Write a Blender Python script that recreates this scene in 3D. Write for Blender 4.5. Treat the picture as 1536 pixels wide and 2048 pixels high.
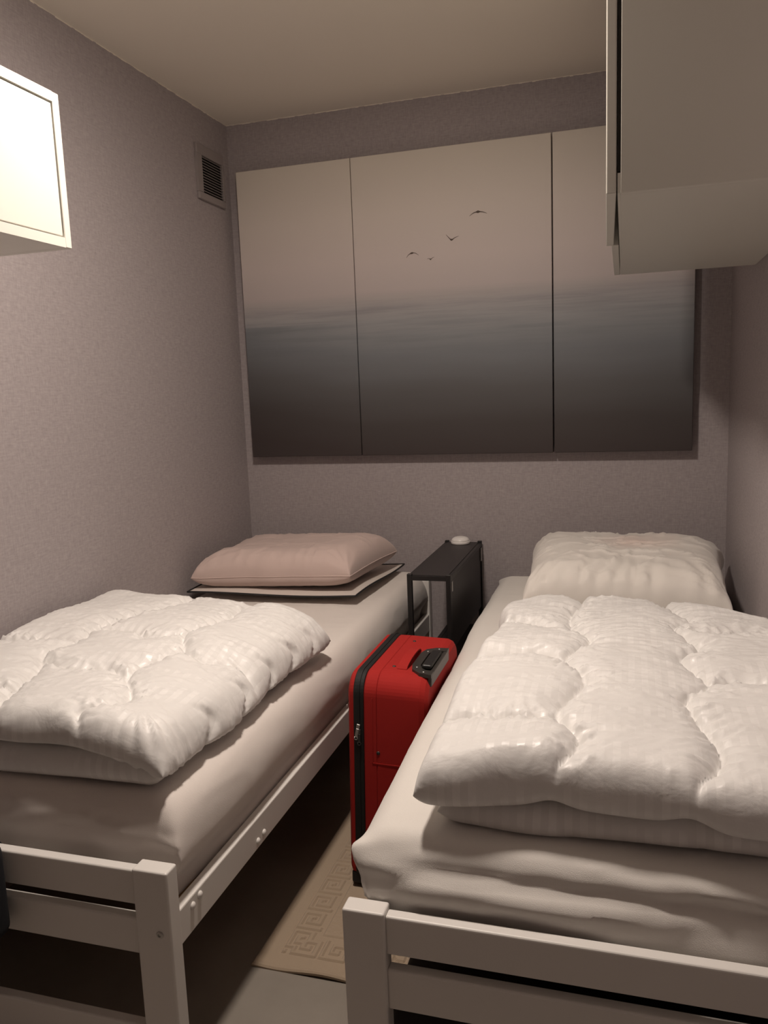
import bpy, bmesh, math, random
import numpy as np
from mathutils import Vector

for o in list(bpy.data.objects):
    bpy.data.objects.remove(o)
scene = bpy.context.scene
COL = scene.collection

# ---------------------------------------------------------------- camera
cam_d = bpy.data.cameras.new('camera')
cam_d.sensor_fit = 'VERTICAL'
cam_d.sensor_height = 24.0
cam_d.sensor_width = 18.0
cam_d.lens = 1603.52 / 2048.0 * 24.0
cam_d.clip_start = 0.02
cam = bpy.data.objects.new('camera', cam_d)
COL.objects.link(cam)
cam.location = (1.63689, -3.29930, 1.32578)
cam.rotation_euler = (1.42200693, 0.03822824, 0.28822444)
scene.camera = cam

# ---------------------------------------------------------------- light, world, exposure
LAMP = (0.99, -1.735, 2.473)          # round ceiling lamp above the foot of the beds
LAMP_R = 0.10
LAMP_EMIT = 290.0
LAMP_COLOR = (1.0, 0.868, 0.765)
world = bpy.data.worlds.new('world')
scene.world = world
world.use_nodes = True
world.node_tree.nodes['Background'].inputs[0].default_value = (0.9, 0.85, 0.8, 1)
world.node_tree.nodes['Background'].inputs[1].default_value = 0.0
scene.view_settings.view_transform = 'Standard'
scene.view_settings.look = 'None'
scene.view_settings.exposure = 0.0
scene.view_settings.gamma = 1.0
scene.view_settings.use_curve_mapping = False

RW, RD, RH = 2.016, -3.95, 2.473     # room: x 0..RW, y RD..0, z 0..RH


# ================================================================ materials
def mat(name, color, rough=0.6, metal=0.0, **kw):
    m = bpy.data.materials.new(name)
    m.use_nodes = True
    b = m.node_tree.nodes['Principled BSDF']
    b.inputs['Base Color'].default_value = (*color, 1)
    b.inputs['Roughness'].default_value = rough
    b.inputs['Metallic'].default_value = metal
    for k, v in kw.items():
        b.inputs[k.replace('_', ' ')].default_value = v
    return m


class NT:
    """small helper around a material's node tree"""
    def __init__(self, m):
        self.m = m
        self.t = m.node_tree
        self.b = self.t.nodes['Principled BSDF']

    def new(self, kind, **kw):
        n = self.t.nodes.new(kind)
        for k, v in kw.items():
            setattr(n, k, v)
        return n

    def link(self, a, b):
        self.t.links.new(a, b)

    def coord(self, which='Object', scale=(1, 1, 1), rot=(0, 0, 0)):
        if which == 'Position':
            s = self.new('ShaderNodeNewGeometry').outputs['Position']
        else:
            s = self.new('ShaderNodeTexCoord').outputs[which]
        mp = self.new('ShaderNodeMapping')
        mp.inputs['Scale'].default_value = scale
        mp.inputs['Rotation'].default_value = rot
        self.link(s, mp.inputs['Vector'])
        return mp.outputs[0]

    def noise(self, vec, scale=5, detail=3, rough=0.5, dist=0.0):
        n = self.new('ShaderNodeTexNoise')
        n.inputs['Scale'].default_value = scale
        n.inputs['Detail'].default_value = detail
        n.inputs['Roughness'].default_value = rough
        n.inputs['Distortion'].default_value = dist
        self.link(vec, n.inputs['Vector'])
        return n.outputs['Fac']

    def ramp(self, fac, stops, interp='LINEAR'):
        r = self.new('ShaderNodeValToRGB')
        r.color_ramp.interpolation = interp
        e = r.color_ramp.elements
        while len(e) < len(stops):
            e.new(0.5)
        for i, (p, c) in enumerate(stops):
            e[i].position = p
            e[i].color = (*c, 1) if len(c) == 3 else c
        self.link(fac, r.inputs[0])
        return r.outputs[0]

    def math(self, op, a, b=None, c=None):
        n = self.new('ShaderNodeMath', operation=op)
        for i, v in enumerate((a, b, c)):
            if v is None:
                continue
            if hasattr(v, 'links'):
                self.link(v, n.inputs[i])
            else:
                n.inputs[i].default_value = v
        return n.outputs[0]

    def bump(self, h, strength=0.3, dist=0.002):
        n = self.new('ShaderNodeBump')
        n.inputs['Strength'].default_value = strength
        n.inputs['Distance'].default_value = dist
        self.link(h, n.inputs['Height'])
        self.link(n.outputs[0], self.b.inputs['Normal'])


def wallpaper_mat(name, color):
    m = mat(name, color, 0.75)
    n = NT(m)
    pos = n.new('ShaderNodeNewGeometry').outputs['Position']
    sep = n.new('ShaderNodeSeparateXYZ')
    n.link(pos, sep.inputs[0])
    h = n.math('ADD', sep.outputs[0], sep.outputs[1])
    def uv(su, sv):
        c = n.new('ShaderNodeCombineXYZ')
        n.link(n.math('MULTIPLY', h, su), c.inputs[0])
        n.link(n.math('MULTIPLY', sep.outputs[2], sv), c.inputs[1])
        return c.outputs[0]
    warp = n.noise(uv(36, 200), 1.0, 3, 0.6)
    weft = n.noise(uv(210, 34), 1.0, 3, 0.6)
    slub = n.noise(uv(60, 100), 1.0, 4, 0.7)
    th = n.math('ADD', warp, weft)
    th = n.math('MULTIPLY_ADD', slub, 0.8, th)
    k = n.math('MULTIPLY_ADD', th, 0.28, -0.39)
    k = n.math('MULTIPLY_ADD', k, 1.25, 0.5)
    c0 = tuple(v * 0.77 for v in color)
    c1 = tuple(v * 1.25 for v in color)
    n.link(n.ramp(k, [(0.30, c0), (0.70, c1)]), n.b.inputs['Base Color'])
    n.bump(th, 0.28, 0.0012)
    return m


def cloth_mat(name, color, rough=0.85, fine=900, bump=0.25, sheen=0.15, big=0.0):
    m = mat(name, color, rough)
    n = NT(m)
    n.b.inputs['Sheen Weight'].default_value = sheen
    n.b.inputs['Sheen Roughness'].default_value = 0.5
    v = n.coord('Object')
    h = n.noise(v, fine, 2, 0.6)
    if big:
        h2 = n.noise(v, 22, 5, 0.62, 0.6)
        h = n.math('MULTIPLY_ADD', h2, big, h)
    n.bump(h, bump, 0.0015)
    return m


def duvet_mat(name):
    """white cotton with glossy woven satin stripes that run along the bed"""
    m = mat(name, (0.83, 0.81, 0.78), 0.5)
    n = NT(m)
    n.b.inputs['Sheen Weight'].default_value = 0.1
    tc = n.new('ShaderNodeTexCoord').outputs['Object']
    sep = n.new('ShaderNodeSeparateXYZ')
    n.link(tc, sep.inputs[0])
    wob = n.noise(tc, 3.0, 2, 0.5)
    x = n.math('MULTIPLY_ADD', wob, 0.012, sep.outputs[0])
    s = n.math('SINE', n.math('MULTIPLY', x, 2 * math.pi / 0.026))
    st = n.math('GREATER_THAN', s, 0.0)
    patch = n.noise(n.coord('Object', (1, 3.2, 1)), 6, 3, 0.65, 0.3)
    pm = n.ramp(patch, [(0.46, (0, 0, 0)), (0.58, (1, 1, 1))])
    st = n.math('MULTIPLY', st, pm)
    # satin stripe: smoother weave; its patchy sheen is also painted lighter into the colour
    n.link(n.math('MULTIPLY_ADD', st, -0.20, 0.56), n.b.inputs['Roughness'])
    n.link(n.ramp(st, [(0.0, (0.815, 0.80, 0.78)), (1.0, (0.89, 0.875, 0.855))]), n.b.inputs['Base Color'])
    h = n.noise(n.coord('Object', (1, 1.7, 1)), 17, 3, 0.55, 0.4)
    h2 = n.noise(tc, 700, 2, 0.5)
    n.bump(n.math('MULTIPLY_ADD', h2, 0.05, h), 0.45, 0.006)
    return m


def plain_noise_mat(name, color, rough, scale, strength, dist=0.001, var=0.0):
    m = mat(name, color, rough)
    n = NT(m)
    h = n.noise(n.coord('Object'), scale, 4, 0.6)
    n.bump(h, strength, dist)
    if var:
        n.link(n.ramp(h, [(0.3, tuple(c * (1 - var) for c in color)), (0.7, tuple(c * (1 + var) for c in color))]),
               n.b.inputs['Base Color'])
    return m


M = {}
M['wallpaper'] = wallpaper_mat('linen_wallpaper', (0.362, 0.322, 0.325))
M['ceiling'] = plain_noise_mat('ceiling_paint', (0.80, 0.745, 0.655), 0.8, 40, 0.12)
M['floor'] = plain_noise_mat('vinyl_floor', (0.27, 0.24, 0.205), 0.55, 6, 0.1, 0.001, 0.08)
M['white_lacquer'] = plain_noise_mat('white_lacquered_wood', (0.80, 0.775, 0.74), 0.38, 60, 0.05)
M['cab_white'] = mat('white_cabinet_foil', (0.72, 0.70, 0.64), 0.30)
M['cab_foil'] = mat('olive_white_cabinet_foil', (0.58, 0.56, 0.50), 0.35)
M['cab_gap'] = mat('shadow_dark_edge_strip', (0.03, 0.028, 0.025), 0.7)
M['sheet'] = cloth_mat('fitted_sheet_jersey', (0.76, 0.70, 0.655), 0.95, 700, 0.35, 0.25, 0.6)
M['sheet_white'] = cloth_mat('white_sheet_jersey', (0.78, 0.745, 0.70), 0.95, 700, 0.35, 0.25, 0.6)
M['duvet'] = duvet_mat('striped_satin_cotton')
M['pillow_mauve'] = cloth_mat('mauve_beige_cotton', (0.60, 0.47, 0.43), 0.85, 800, 0.2, 0.2, 0.8)
M['pad'] = cloth_mat('pad_white_cotton', (0.66, 0.59, 0.54), 0.9, 800, 0.2)
M['black_tape'] = mat('black_piping', (0.012, 0.011, 0.012), 0.6)
M['slat_wood'] = plain_noise_mat('pine_slat', (0.42, 0.24, 0.11), 0.6, 30, 0.1, 0.001, 0.2)
M['black_metal'] = mat('black_powder_coat', (0.013, 0.012, 0.012), 0.42)
M['dark_panel'] = mat('dark_grey_panel', (0.030, 0.026, 0.026), 0.5)
M['white_plastic'] = mat('white_plastic', (0.80, 0.77, 0.74), 0.3)
M['steel'] = mat('zinc_steel', (0.55, 0.54, 0.52), 0.35, 1.0)
M['grey_board'] = mat('light_grey_board', (0.50, 0.46, 0.45), 0.6)
M['red'] = plain_noise_mat('red_nylon', (0.36, 0.007, 0.004), 0.85, 900, 0.25, 0.001)
M['black_zip'] = plain_noise_mat('black_zip_tape', (0.007, 0.006, 0.006), 0.7, 900, 0.3)
M['dark_plastic'] = mat('dark_grey_plastic', (0.034, 0.030, 0.027), 0.38)
M['rug'] = cloth_mat('beige_terry', (0.385, 0.30, 0.215), 0.95, 600, 0.5, 0.2)
M['vent'] = mat('vent_painted_plastic', (0.29, 0.255, 0.25), 0.6)
M['dark_void'] = mat('vent_painted_shade', (0.02, 0.018, 0.016), 0.9)
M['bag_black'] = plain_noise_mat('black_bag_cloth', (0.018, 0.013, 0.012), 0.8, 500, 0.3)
M['navy'] = plain_noise_mat('dark_navy_cloth', (0.005, 0.006, 0.010), 0.85, 500, 0.3)
M['door_wood'] = plain_noise_mat('brown_door', (0.16, 0.10, 0.06), 0.45, 20, 0.05)
M['bird'] = mat('print_bird_ink', (0.10, 0.075, 0.06), 0.8)
M['canvas_side'] = mat('canvas_edge', (0.30, 0.27, 0.26), 0.85)

m = cloth_mat('white_pillow_cotton', (0.78, 0.74, 0.69), 0.85, 800, 0.2, 0.2, 0.9)
n = NT(m)
d = n.new('ShaderNodeVectorMath', operation='DISTANCE')
n.link(n.new('ShaderNodeTexCoord').outputs['Object'], d.inputs[0])
d.inputs[1].default_value = (0.04, 0.10, 0.17)
f = n.noise(n.coord('Object'), 9, 3)
dd = n.math('MULTIPLY_ADD', f, 0.10, d.outputs['Value'])
n.link(n.ramp(dd, [(0.08, (0.78, 0.66, 0.60)), (0.22, (0.78, 0.74, 0.69))]), n.b.inputs['Base Color'])   # faint pink laundry tint
M['pillow_white'] = m

# lamp diffuser
m = mat('lamp_diffuser', (0.9, 0.85, 0.75), 0.5)
m.node_tree.nodes['Principled BSDF'].inputs['Emission Color'].default_value = (*LAMP_COLOR, 1)
m.node_tree.nodes['Principled BSDF'].inputs['Emission Strength'].default_value = LAMP_EMIT
M['lamp'] = m

# printed sea canvas: pale mauve sky, faint swell lines, sea falling off to charcoal
m = mat('sea_print_canvas', (0.5, 0.5, 0.5), 0.62)
n = NT(m)
pos = n.new('ShaderNodeNewGeometry').outputs['Position']
sep = n.new('ShaderNodeSeparateXYZ')
n.link(pos, sep.inputs[0])
px, pz = sep.outputs[0], sep.outputs[2]
streak = n.noise(n.coord('Position', (2.2, 1, 46), (0, 0.03, 0)), 1.0, 4, 0.6)
soft = n.noise(n.coord('Position', (1.0, 1, 6.0), (0, 0.22, 0)), 1.3, 3, 0.55)
# left side of the print darkens nearer the horizon, the right a bit later
tilt = n.math('MULTIPLY', n.math('SUBTRACT', 0.55, px), 0.02)
left = n.math('MAXIMUM', n.math('SUBTRACT', 0.62, px), 0.0)
right = n.math('MAXIMUM', n.math('SUBTRACT', px, 1.50), 0.0)
below = n.math('LESS_THAN', pz, 1.62)
z = n.math('MULTIPLY_ADD', n.math('MULTIPLY', left, 0.17), n.math('MULTIPLY', below, -1.0), pz)
z = n.math('MULTIPLY_ADD', n.math('SUBTRACT', soft, 0.5), n.math('MULTIPLY', below, 0.08), z)
fac = n.math('MULTIPLY', n.math('SUBTRACT', z, 1.06), 1.0 / 1.206)
stops = [(0.00, (0.040, 0.029, 0.028)), (0.10, (0.050, 0.042, 0.041)), (0.22, (0.090, 0.088, 0.091)),
         (0.34, (0.160, 0.170, 0.184)), (0.40, (0.215, 0.224, 0.236)), (0.45, (0.275, 0.277, 0.286)),
         (0.505, (0.330, 0.315, 0.318)), (0.528, (0.375, 0.345, 0.340)), (0.56, (0.46, 0.405, 0.395)),
         (0.66, (0.555, 0.485, 0.462)), (0.80, (0.62, 0.555, 0.508)), (1.0, (0.655, 0.60, 0.525))]
col = n.ramp(fac, stops)
# dark swell lines near the horizon
band = n.ramp(n.math('MULTIPLY', n.math('SUBTRACT', pz, 1.06), 1.0 / 1.206),
              [(0.30, (0, 0, 0)), (0.42, (0.55, 0.55, 0.55)), (0.50, (1, 1, 1)), (0.53, (0.3, 0.3, 0.3)), (0.56, (0, 0, 0))])
k = n.ramp(streak, [(0.36, (0.80, 0.81, 0.83)), (0.55, (1, 1, 1)), (0.7, (1.05, 1.05, 1.06))])
mix = n.new('ShaderNodeMix', data_type='RGBA', blend_type='MULTIPLY')
n.link(band, mix.inputs[0])
n.link(col, mix.inputs[6])
n.link(k, mix.inputs[7])
n.link(mix.outputs[2], n.b.inputs['Base Color'])
wv = n.noise(n.coord('Position', (1, 1, 1)), 900, 2, 0.6)
n.bump(wv, 0.15, 0.0006)
M['canvas'] = m


# ================================================================ object helpers
def tag(o, label=None, cat=None, group=None, kind=None):
    if label:
        o['label'] = label
    if cat:
        o['category'] = cat
    if group:
        o['group'] = group
    if kind:
        o['kind'] = kind
    return o


def thing(name, label, cat, loc, group=None):
    o = bpy.data.objects.new(name, None)
    o.empty_display_size = 0.05
    COL.objects.link(o)
    o.location = loc
    return tag(o, label, cat, group)


def wloc(o):
    v = Vector(o.location)
    while o.parent:
        o = o.parent
        v += Vector(o.location)
    return v


def obj(name, bm, mats, parent=None, origin=None, smooth=False, label=None):
    """bm is in world coordinates; the object gets a sensible origin of its own"""
    me = bpy.data.meshes.new(name)
    if origin is None:
        if parent is not None:
            origin = wloc(parent)
        else:
            co = [v.co for v in bm.verts]
            origin = Vector(((min(c.x for c in co) + max(c.x for c in co)) / 2,
                             (min(c.y for c in co) + max(c.y for c in co)) / 2,
                             min(c.z for c in co)))
    origin = Vector(origin)
    bmesh.ops.translate(bm, vec=-origin, verts=bm.verts)
    bm.normal_update()
    bm.to_mesh(me)
    bm.free()
    if smooth:
        for p in me.polygons:
            p.use_smooth = True
    if not isinstance(mats, (list, tuple)):
        mats = [mats]
    for mm in mats:
        me.materials.append(mm)
    o = bpy.data.objects.new(name, me)
    COL.objects.link(o)
    if parent is not None:
        o.parent = parent
        o.location = origin - wloc(parent)
    else:
        o.location = origin
    if label:
        o['label'] = label
    return o


def box(bm, x0, x1, y0, y1, z0, z1, bev=0.0, seg=2, mi=0):
    r = bmesh.ops.create_cube(bm, size=1.0)
    vs = r['verts']
    for v in vs:
        v.co = Vector(((x0 + x1) / 2 + v.co.x * (x1 - x0), (y0 + y1) / 2 + v.co.y * (y1 - y0),
                       (z0 + z1) / 2 + v.co.z * (z1 - z0)))
    fs = set(f for v in vs for f in v.link_faces)
    for f in fs:
        f.material_index = mi
    if bev:
        es = list(set(e for v in vs for e in v.link_edges))
        bmesh.ops.bevel(bm, geom=es, offset=bev, segments=seg, affect='EDGES', profile=0.5, material=mi)
    return bm


def B(*a, **k):
    return box(bmesh.new(), *a, **k)


def cyl(bm, c, r, h, axis='z', seg=24, r2=None):
    res = bmesh.ops.create_cone(bm, cap_ends=True, segments=seg, radius1=r, radius2=r if r2 is None else r2, depth=h)
    for v in res['verts']:
        x, y, z = v.co
        if axis == 'x':
            v.co = Vector((z, x, y))
        elif axis == 'y':
            v.co = Vector((x, z, y))
        v.co += Vector(c)
    return res['verts']


def lathe(bm, prof, c, axis='z', seg=32):
    rings = []
    for r, h in prof:
        ring = []
        for i in range(seg):
            a = 2 * math.pi * i / seg
            p = (r * math.cos(a), r * math.sin(a), h)
            if axis == 'y':
                p = (p[0], p[2], p[1])
            elif axis == 'x':
                p = (p[2], p[0], p[1])
            ring.append(bm.verts.new(Vector(p) + Vector(c)))
        rings.append(ring)
    for a, b in zip(rings, rings[1:]):
        for i in range(seg):
            bm.faces.new((a[i], a[(i + 1) % seg], b[(i + 1) % seg], b[i]))
    bm.faces.new(rings[0][::-1])
    bm.faces.new(rings[-1])
    bmesh.ops.recalc_face_normals(bm, faces=bm.faces)
    return bm


def tube(bm, pts, r, seg=8, flat=1.0):
    pts = [Vector(p) for p in pts]
    rings = []
    for i, p in enumerate(pts):
        t = (pts[min(i + 1, len(pts) - 1)] - pts[max(i - 1, 0)]).normalized()
        up = Vector((0, 0, 1)) if abs(t.z) < 0.9 else Vector((1, 0, 0))
        a = t.cross(up).normalized()
        b = a.cross(t).normalized()
        rings.append([bm.verts.new(p + a * r * math.cos(2 * math.pi * k / seg) + b * r * flat * math.sin(2 * math.pi * k / seg))
                      for k in range(seg)])
    for a, b in zip(rings, rings[1:]):
        for i in range(seg):
            bm.faces.new((a[i], a[(i + 1) % seg], b[(i + 1) % seg], b[i]))
    bm.faces.new(rings[0][::-1])
    bm.faces.new(rings[-1])
    bmesh.ops.recalc_face_normals(bm, faces=bm.faces)
    return bm


# ---- noise on numpy arrays
def vnoise(x, y, seed=0):
    rs = np.random.RandomState(seed)
    T = rs.rand(256, 256)
    xi = np.floor(x).astype(int)
    yi = np.floor(y).astype(int)
    fx, fy = x - xi, y - yi
    fx = fx * fx * fx * (fx * (fx * 6 - 15) + 10)
    fy = fy * fy * fy * (fy * (fy * 6 - 15) + 10)
    a = T[xi % 256, yi % 256]
    b = T[(xi + 1) % 256, yi % 256]
    c = T[xi % 256, (yi + 1) % 256]
    d_ = T[(xi + 1) % 256, (yi + 1) % 256]
    return (a * (1 - fx) + b * fx) * (1 - fy) + (c * (1 - fx) + d_ * fx) * fy - 0.5


def fbm(x, y, seed=0, octv=4, gain=0.5):
    s, a = 0, 1.0
    for i in range(octv):
        s = s + a * vnoise(x * 2 ** i + 17.3 * i, y * 2 ** i + 9.1 * i, seed + i)
        a *= gain
    return s


def creases(x, y, seed, sx, sy, warp=0.5):
    """thin sharp fabric creases, elongated by the ratio sx:sy"""
    u, v = x / sx, y / sy
    wx = fbm(u * 0.5, v * 0.5, seed + 50, 2) * warp * 2
    wy = fbm(u * 0.5 + 40, v * 0.5 + 11, seed + 60, 2) * warp * 2
    n_ = fbm(u + wx, v + wy, seed, 3)
    return np.exp(-(np.abs(n_) / 0.065)) - 0.25


def catmull(pts, step=0.004):
    P = [np.array(p, float) for p in pts]
    P = [2 * P[0] - P[1]] + P + [2 * P[-1] - P[-2]]
    out = []
    for i in range(1, len(P) - 2):
        L = np.linalg.norm(P[i + 1] - P[i])
        k = max(2, int(L / step))
        for j in range(k):
            t = j / k
            a, b, c, d_ = P[i - 1], P[i], P[i + 1], P[i + 2]
            out.append(0.5 * ((2 * b) + (-a + c) * t + (2 * a - 5 * b + 4 * c - d_) * t * t + (-a + 3 * b - 3 * c + d_) * t ** 3))
    out.append(P[-2])
    return np.array(out)


def seam_field(X, Y, seams):
    """distance to the nearest quilting seam and position along it"""
    D = np.full(X.shape, 9.0)
    S = np.zeros(X.shape)
    for q, sm in enumerate(seams):
        pts = catmull(sm)
        acc = np.concatenate([[0], np.cumsum(np.linalg.norm(np.diff(pts, axis=0), axis=1))]) + q * 3.7
        for p, s in zip(pts, acc):
            dd = np.hypot(X - p[0], Y - p[1])
            mk = dd < D
            D = np.where(mk, dd, D)
            S = np.where(mk, s, S)
    return D, S


def edge_coords(L, r, m, step):
    th = np.linspace(0, math.pi / 2, m + 1)
    return th, r, L


def axis_samples(L, r, m, step, p):
    """positions 0..L crowded at both ends, and the rounded-edge profile value at each"""
    th = np.linspace(0, math.pi / 2, m + 1)
    dpos = r * (1 - np.cos(th) ** (2 / p))
    prof = np.sin(th) ** (2 / p)
    k = max(1, int(round((L - 2 * r) / step)))
    mid = np.linspace(r, L - r, k + 1)[1:-1]
    pos = np.concatenate([dpos, mid, L - dpos[::-1]])
    pr = np.concatenate([prof, np.ones(len(mid)), prof[::-1]])
    return pos / L, pr


BORDER = []


def cushion(bm, quad, zmid, htop, hbot, r=0.04, p=2.2, m=7, step=0.006, warp=None, top=None, bot=None, post=None, ru=None):
    """closed soft body over a ground-plan quad (x0y0,x1y0,x1y1,x0y1).  zmid/htop/hbot are numbers or f(X,Y)."""
    q = [np.array(c, float) for c in quad]
    Lx = np.linalg.norm(q[1] - q[0])
    Ly = np.linalg.norm(q[3] - q[0])
    u, pu = axis_samples(Lx, ru or r, m, step, p)
    v, pv = axis_samples(Ly, r, m, step, p)
    U, V = np.meshgrid(u, v, indexing='ij')
    T = np.minimum.outer(pu, np.ones(len(pv))) * pv[None, :]
    X = (1 - U) * (1 - V) * q[0][0] + U * (1 - V) * q[1][0] + U * V * q[2][0] + (1 - U) * V * q[3][0]
    Y = (1 - U) * (1 - V) * q[0][1] + U * (1 - V) * q[1][1] + U * V * q[2][1] + (1 - U) * V * q[3][1]
    if warp:
        X, Y = warp(U, V, X, Y)
    ev = lambda f_: f_(X, Y) if callable(f_) else np.full(X.shape, float(f_))
    zm, ht, hb = ev(zmid), ev(htop), ev(hbot)
    ZT = zm + T * ht + (T * top(X, Y, U, V) if top else 0)
    ZB = zm - T * hb + (T * bot(X, Y, U, V) if bot else 0)
    XT, YT, XB, YB = X.copy(), Y.copy(), X.copy(), Y.copy()
    if post:
        XT, YT, ZT = post(XT, YT, ZT, T, 1)
        XB, YB, ZB = post(XB, YB, ZB, T, -1)
    nu, nv = X.shape
    BORDER.clear()
    ij = [(i, 0) for i in range(nu)] + [(nu - 1, j) for j in range(1, nv)] + [(i, nv - 1) for i in range(nu - 2, -1, -1)] + [(0, j) for j in range(nv - 2, 0, -1)]
    BORDER.extend([(XT[a_, b_], YT[a_, b_], ZT[a_, b_]) for a_, b_ in ij])
    vt = [[None] * nv for _ in range(nu)]
    vb = [[None] * nv for _ in range(nu)]
    for i in range(nu):
        for j in range(nv):
            vt[i][j] = bm.verts.new((XT[i, j], YT[i, j], ZT[i, j]))
            if i in (0, nu - 1) or j in (0, nv - 1):
                vb[i][j] = vt[i][j]
            else:
                vb[i][j] = bm.verts.new((XB[i, j], YB[i, j], ZB[i, j]))
    for i in range(nu - 1):
        for j in range(nv - 1):
            bm.faces.new((vt[i][j], vt[i + 1][j], vt[i + 1][j + 1], vt[i][j + 1]))
            a = (vb[i][j], vb[i][j + 1], vb[i + 1][j + 1], vb[i + 1][j])
            try:
                bm.faces.new(a)
            except ValueError:
                pass
    return bm


# ================================================================ room shell
def struct(name, bm, m_, parent=None):
    o = obj(name, bm, m_, parent, origin=(0, 0, 0) if parent is None else None)
    if parent is None:
        o['kind'] = 'structure'
    return o


T = 0.08
struct('floor', B(-T, RW + T, RD - T, T, -0.06, 0.0), M['floor'])
struct('ceiling', B(-T, RW + T, RD - T, T, RH, RH + 0.06), M['ceiling'])
struct('wall_back', B(-T, RW + T, 0, T, 0, RH), M['wallpaper'])
struct('wall_left', B(-T, 0, RD, 0, 0, RH), M['wallpaper'])
struct('wall_right', B(RW, RW + T, RD, 0, 0, RH), M['wallpaper'])
struct('wall_front', B(-T, RW + T, RD - T, RD, 0, RH), M['wallpaper'])
# thin uneven paint line where wallpaper meets ceiling
bm = bmesh.new()
rnd = random.Random(4)
y = 0.0
xs = np.linspace(0, RW, 160)
for a, b in zip(xs, xs[1:]):
    d_ = 0.0012 + 0.0025 * rnd.random()
    box(bm, a, b, -0.0012, 0, RH - d_, RH)
struct('trim_1', bm, M['ceiling'])
bm = bmesh.new()
ys = np.linspace(-3.0, 0, 200)
for a, b in zip(ys, ys[1:]):
    d_ = 0.001 + 0.003 * rnd.random()
    box(bm, 0, 0.0012, a, b, RH - d_, RH)
struct('trim_2', bm, M['ceiling'])
# door of the room, behind the photographer
dr = struct('door_1', B(0.55, 1.40, RD, RD + 0.035, 0.0, 2.05, bev=0.004), M['door_wood'])
bm = bmesh.new()
tube(bm, [(0.63, RD + 0.035, 1.02), (0.63, RD + 0.075, 1.02), (0.67, RD + 0.08, 1.02), (0.76, RD + 0.08, 1.02)], 0.009, 10)
obj('door_handle', bm, M['steel'], dr, smooth=True)

# ================================================================ ceiling lamp
lx, ly, lz = LAMP
lamp = thing('ceiling_lamp', 'round white flush ceiling lamp above the foot of the beds', 'lamp', (lx, ly, lz))
obj('housing', lathe(bmesh.new(), [(LAMP_R + 0.018, 0.0), (LAMP_R + 0.018, -0.026), (LAMP_R + 0.012, -0.038), (LAMP_R + 0.002, -0.039), (LAMP_R, -0.030)], (lx, ly, lz), seg=48), M['white_plastic'], lamp, smooth=False)
bm = bmesh.new()
lathe(bm, [(LAMP_R * math.cos(a_), -0.033 - 0.018 * math.sin(a_)) for a_ in np.linspace(0, 1.5, 9)], (lx, ly, lz), seg=48)
obj('diffuser', bm, M['lamp'], lamp, smooth=True)

# ================================================================ canvas triptych
CB, CT, CTH = 1.061, 2.266, 0.038


def canvas(x0, x1, label, birds=()):
    bm = bmesh.new()
    box(bm, x0, x1, -CTH - 0.012, -0.012, CB, CT, bev=0.0015, seg=1)
    box(bm, x0 + 0.03, x1 - 0.03, -0.012, -0.0, CB + 0.06, CT - 0.06, mi=0)      # stretcher battens against the wall
    yb = -CTH - 0.0126
    for pl, w in birds:
        pts = catmull([(p[0], p[1]) for p in pl], 0.004)
        L = len(pts)
        lo, hi = [], []
        for i, p in enumerate(pts):
            t = i / (L - 1)
            q = pts[min(i + 1, L - 1)] - pts[max(i - 1, 0)]
            q = q / (np.linalg.norm(q) + 1e-9)
            nrm = np.array((-q[1], q[0]))
            ww = w * (0.22 + 0.5 * math.sin(math.pi * t) + 1.3 * math.exp(-((t - 0.5) / 0.07) ** 2))
            lo.append(bm.verts.new((p[0] - nrm[0] * ww, yb, p[1] - nrm[1] * ww)))
            hi.append(bm.verts.new((p[0] + nrm[0] * ww, yb, p[1] + nrm[1] * ww)))
        for i in range(L - 1):
            f_ = bm.faces.new((lo[i], lo[i + 1], hi[i + 1], hi[i]))
            f_.material_index = 1
    o = obj('wall_canvas', bm, [M['canvas'], M['bird']])
    tag(o, label, 'picture', 'three part seascape on the back wall')
    return o


canvas(0.055, 0.564, 'narrow left canvas of the seascape triptych, nearest the air vent')
birds = [([(1.050, 1.994), (1.066, 2.004), (1.084, 2.007), (1.102, 2.005), (1.119, 1.998)], 0.0026),
         ([(0.954, 1.933), (0.963, 1.923), (0.976, 1.911), (0.990, 1.918), (1.006, 1.923)], 0.0022),
         ([(0.789, 1.857), (0.800, 1.869), (0.815, 1.874), (0.828, 1.872), (0.841, 1.863)], 0.0022),
         ([(0.875, 1.846), (0.883, 1.847), (0.889, 1.843), (0.896, 1.848), (0.905, 1.851)], 0.0018)]
canvas(0.567, 1.366, 'wide middle canvas of the seascape triptych with four birds flying', birds)
canvas(1.371, 1.884, 'right canvas of the seascape triptych, partly hidden behind the hanging cabinet')

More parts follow.
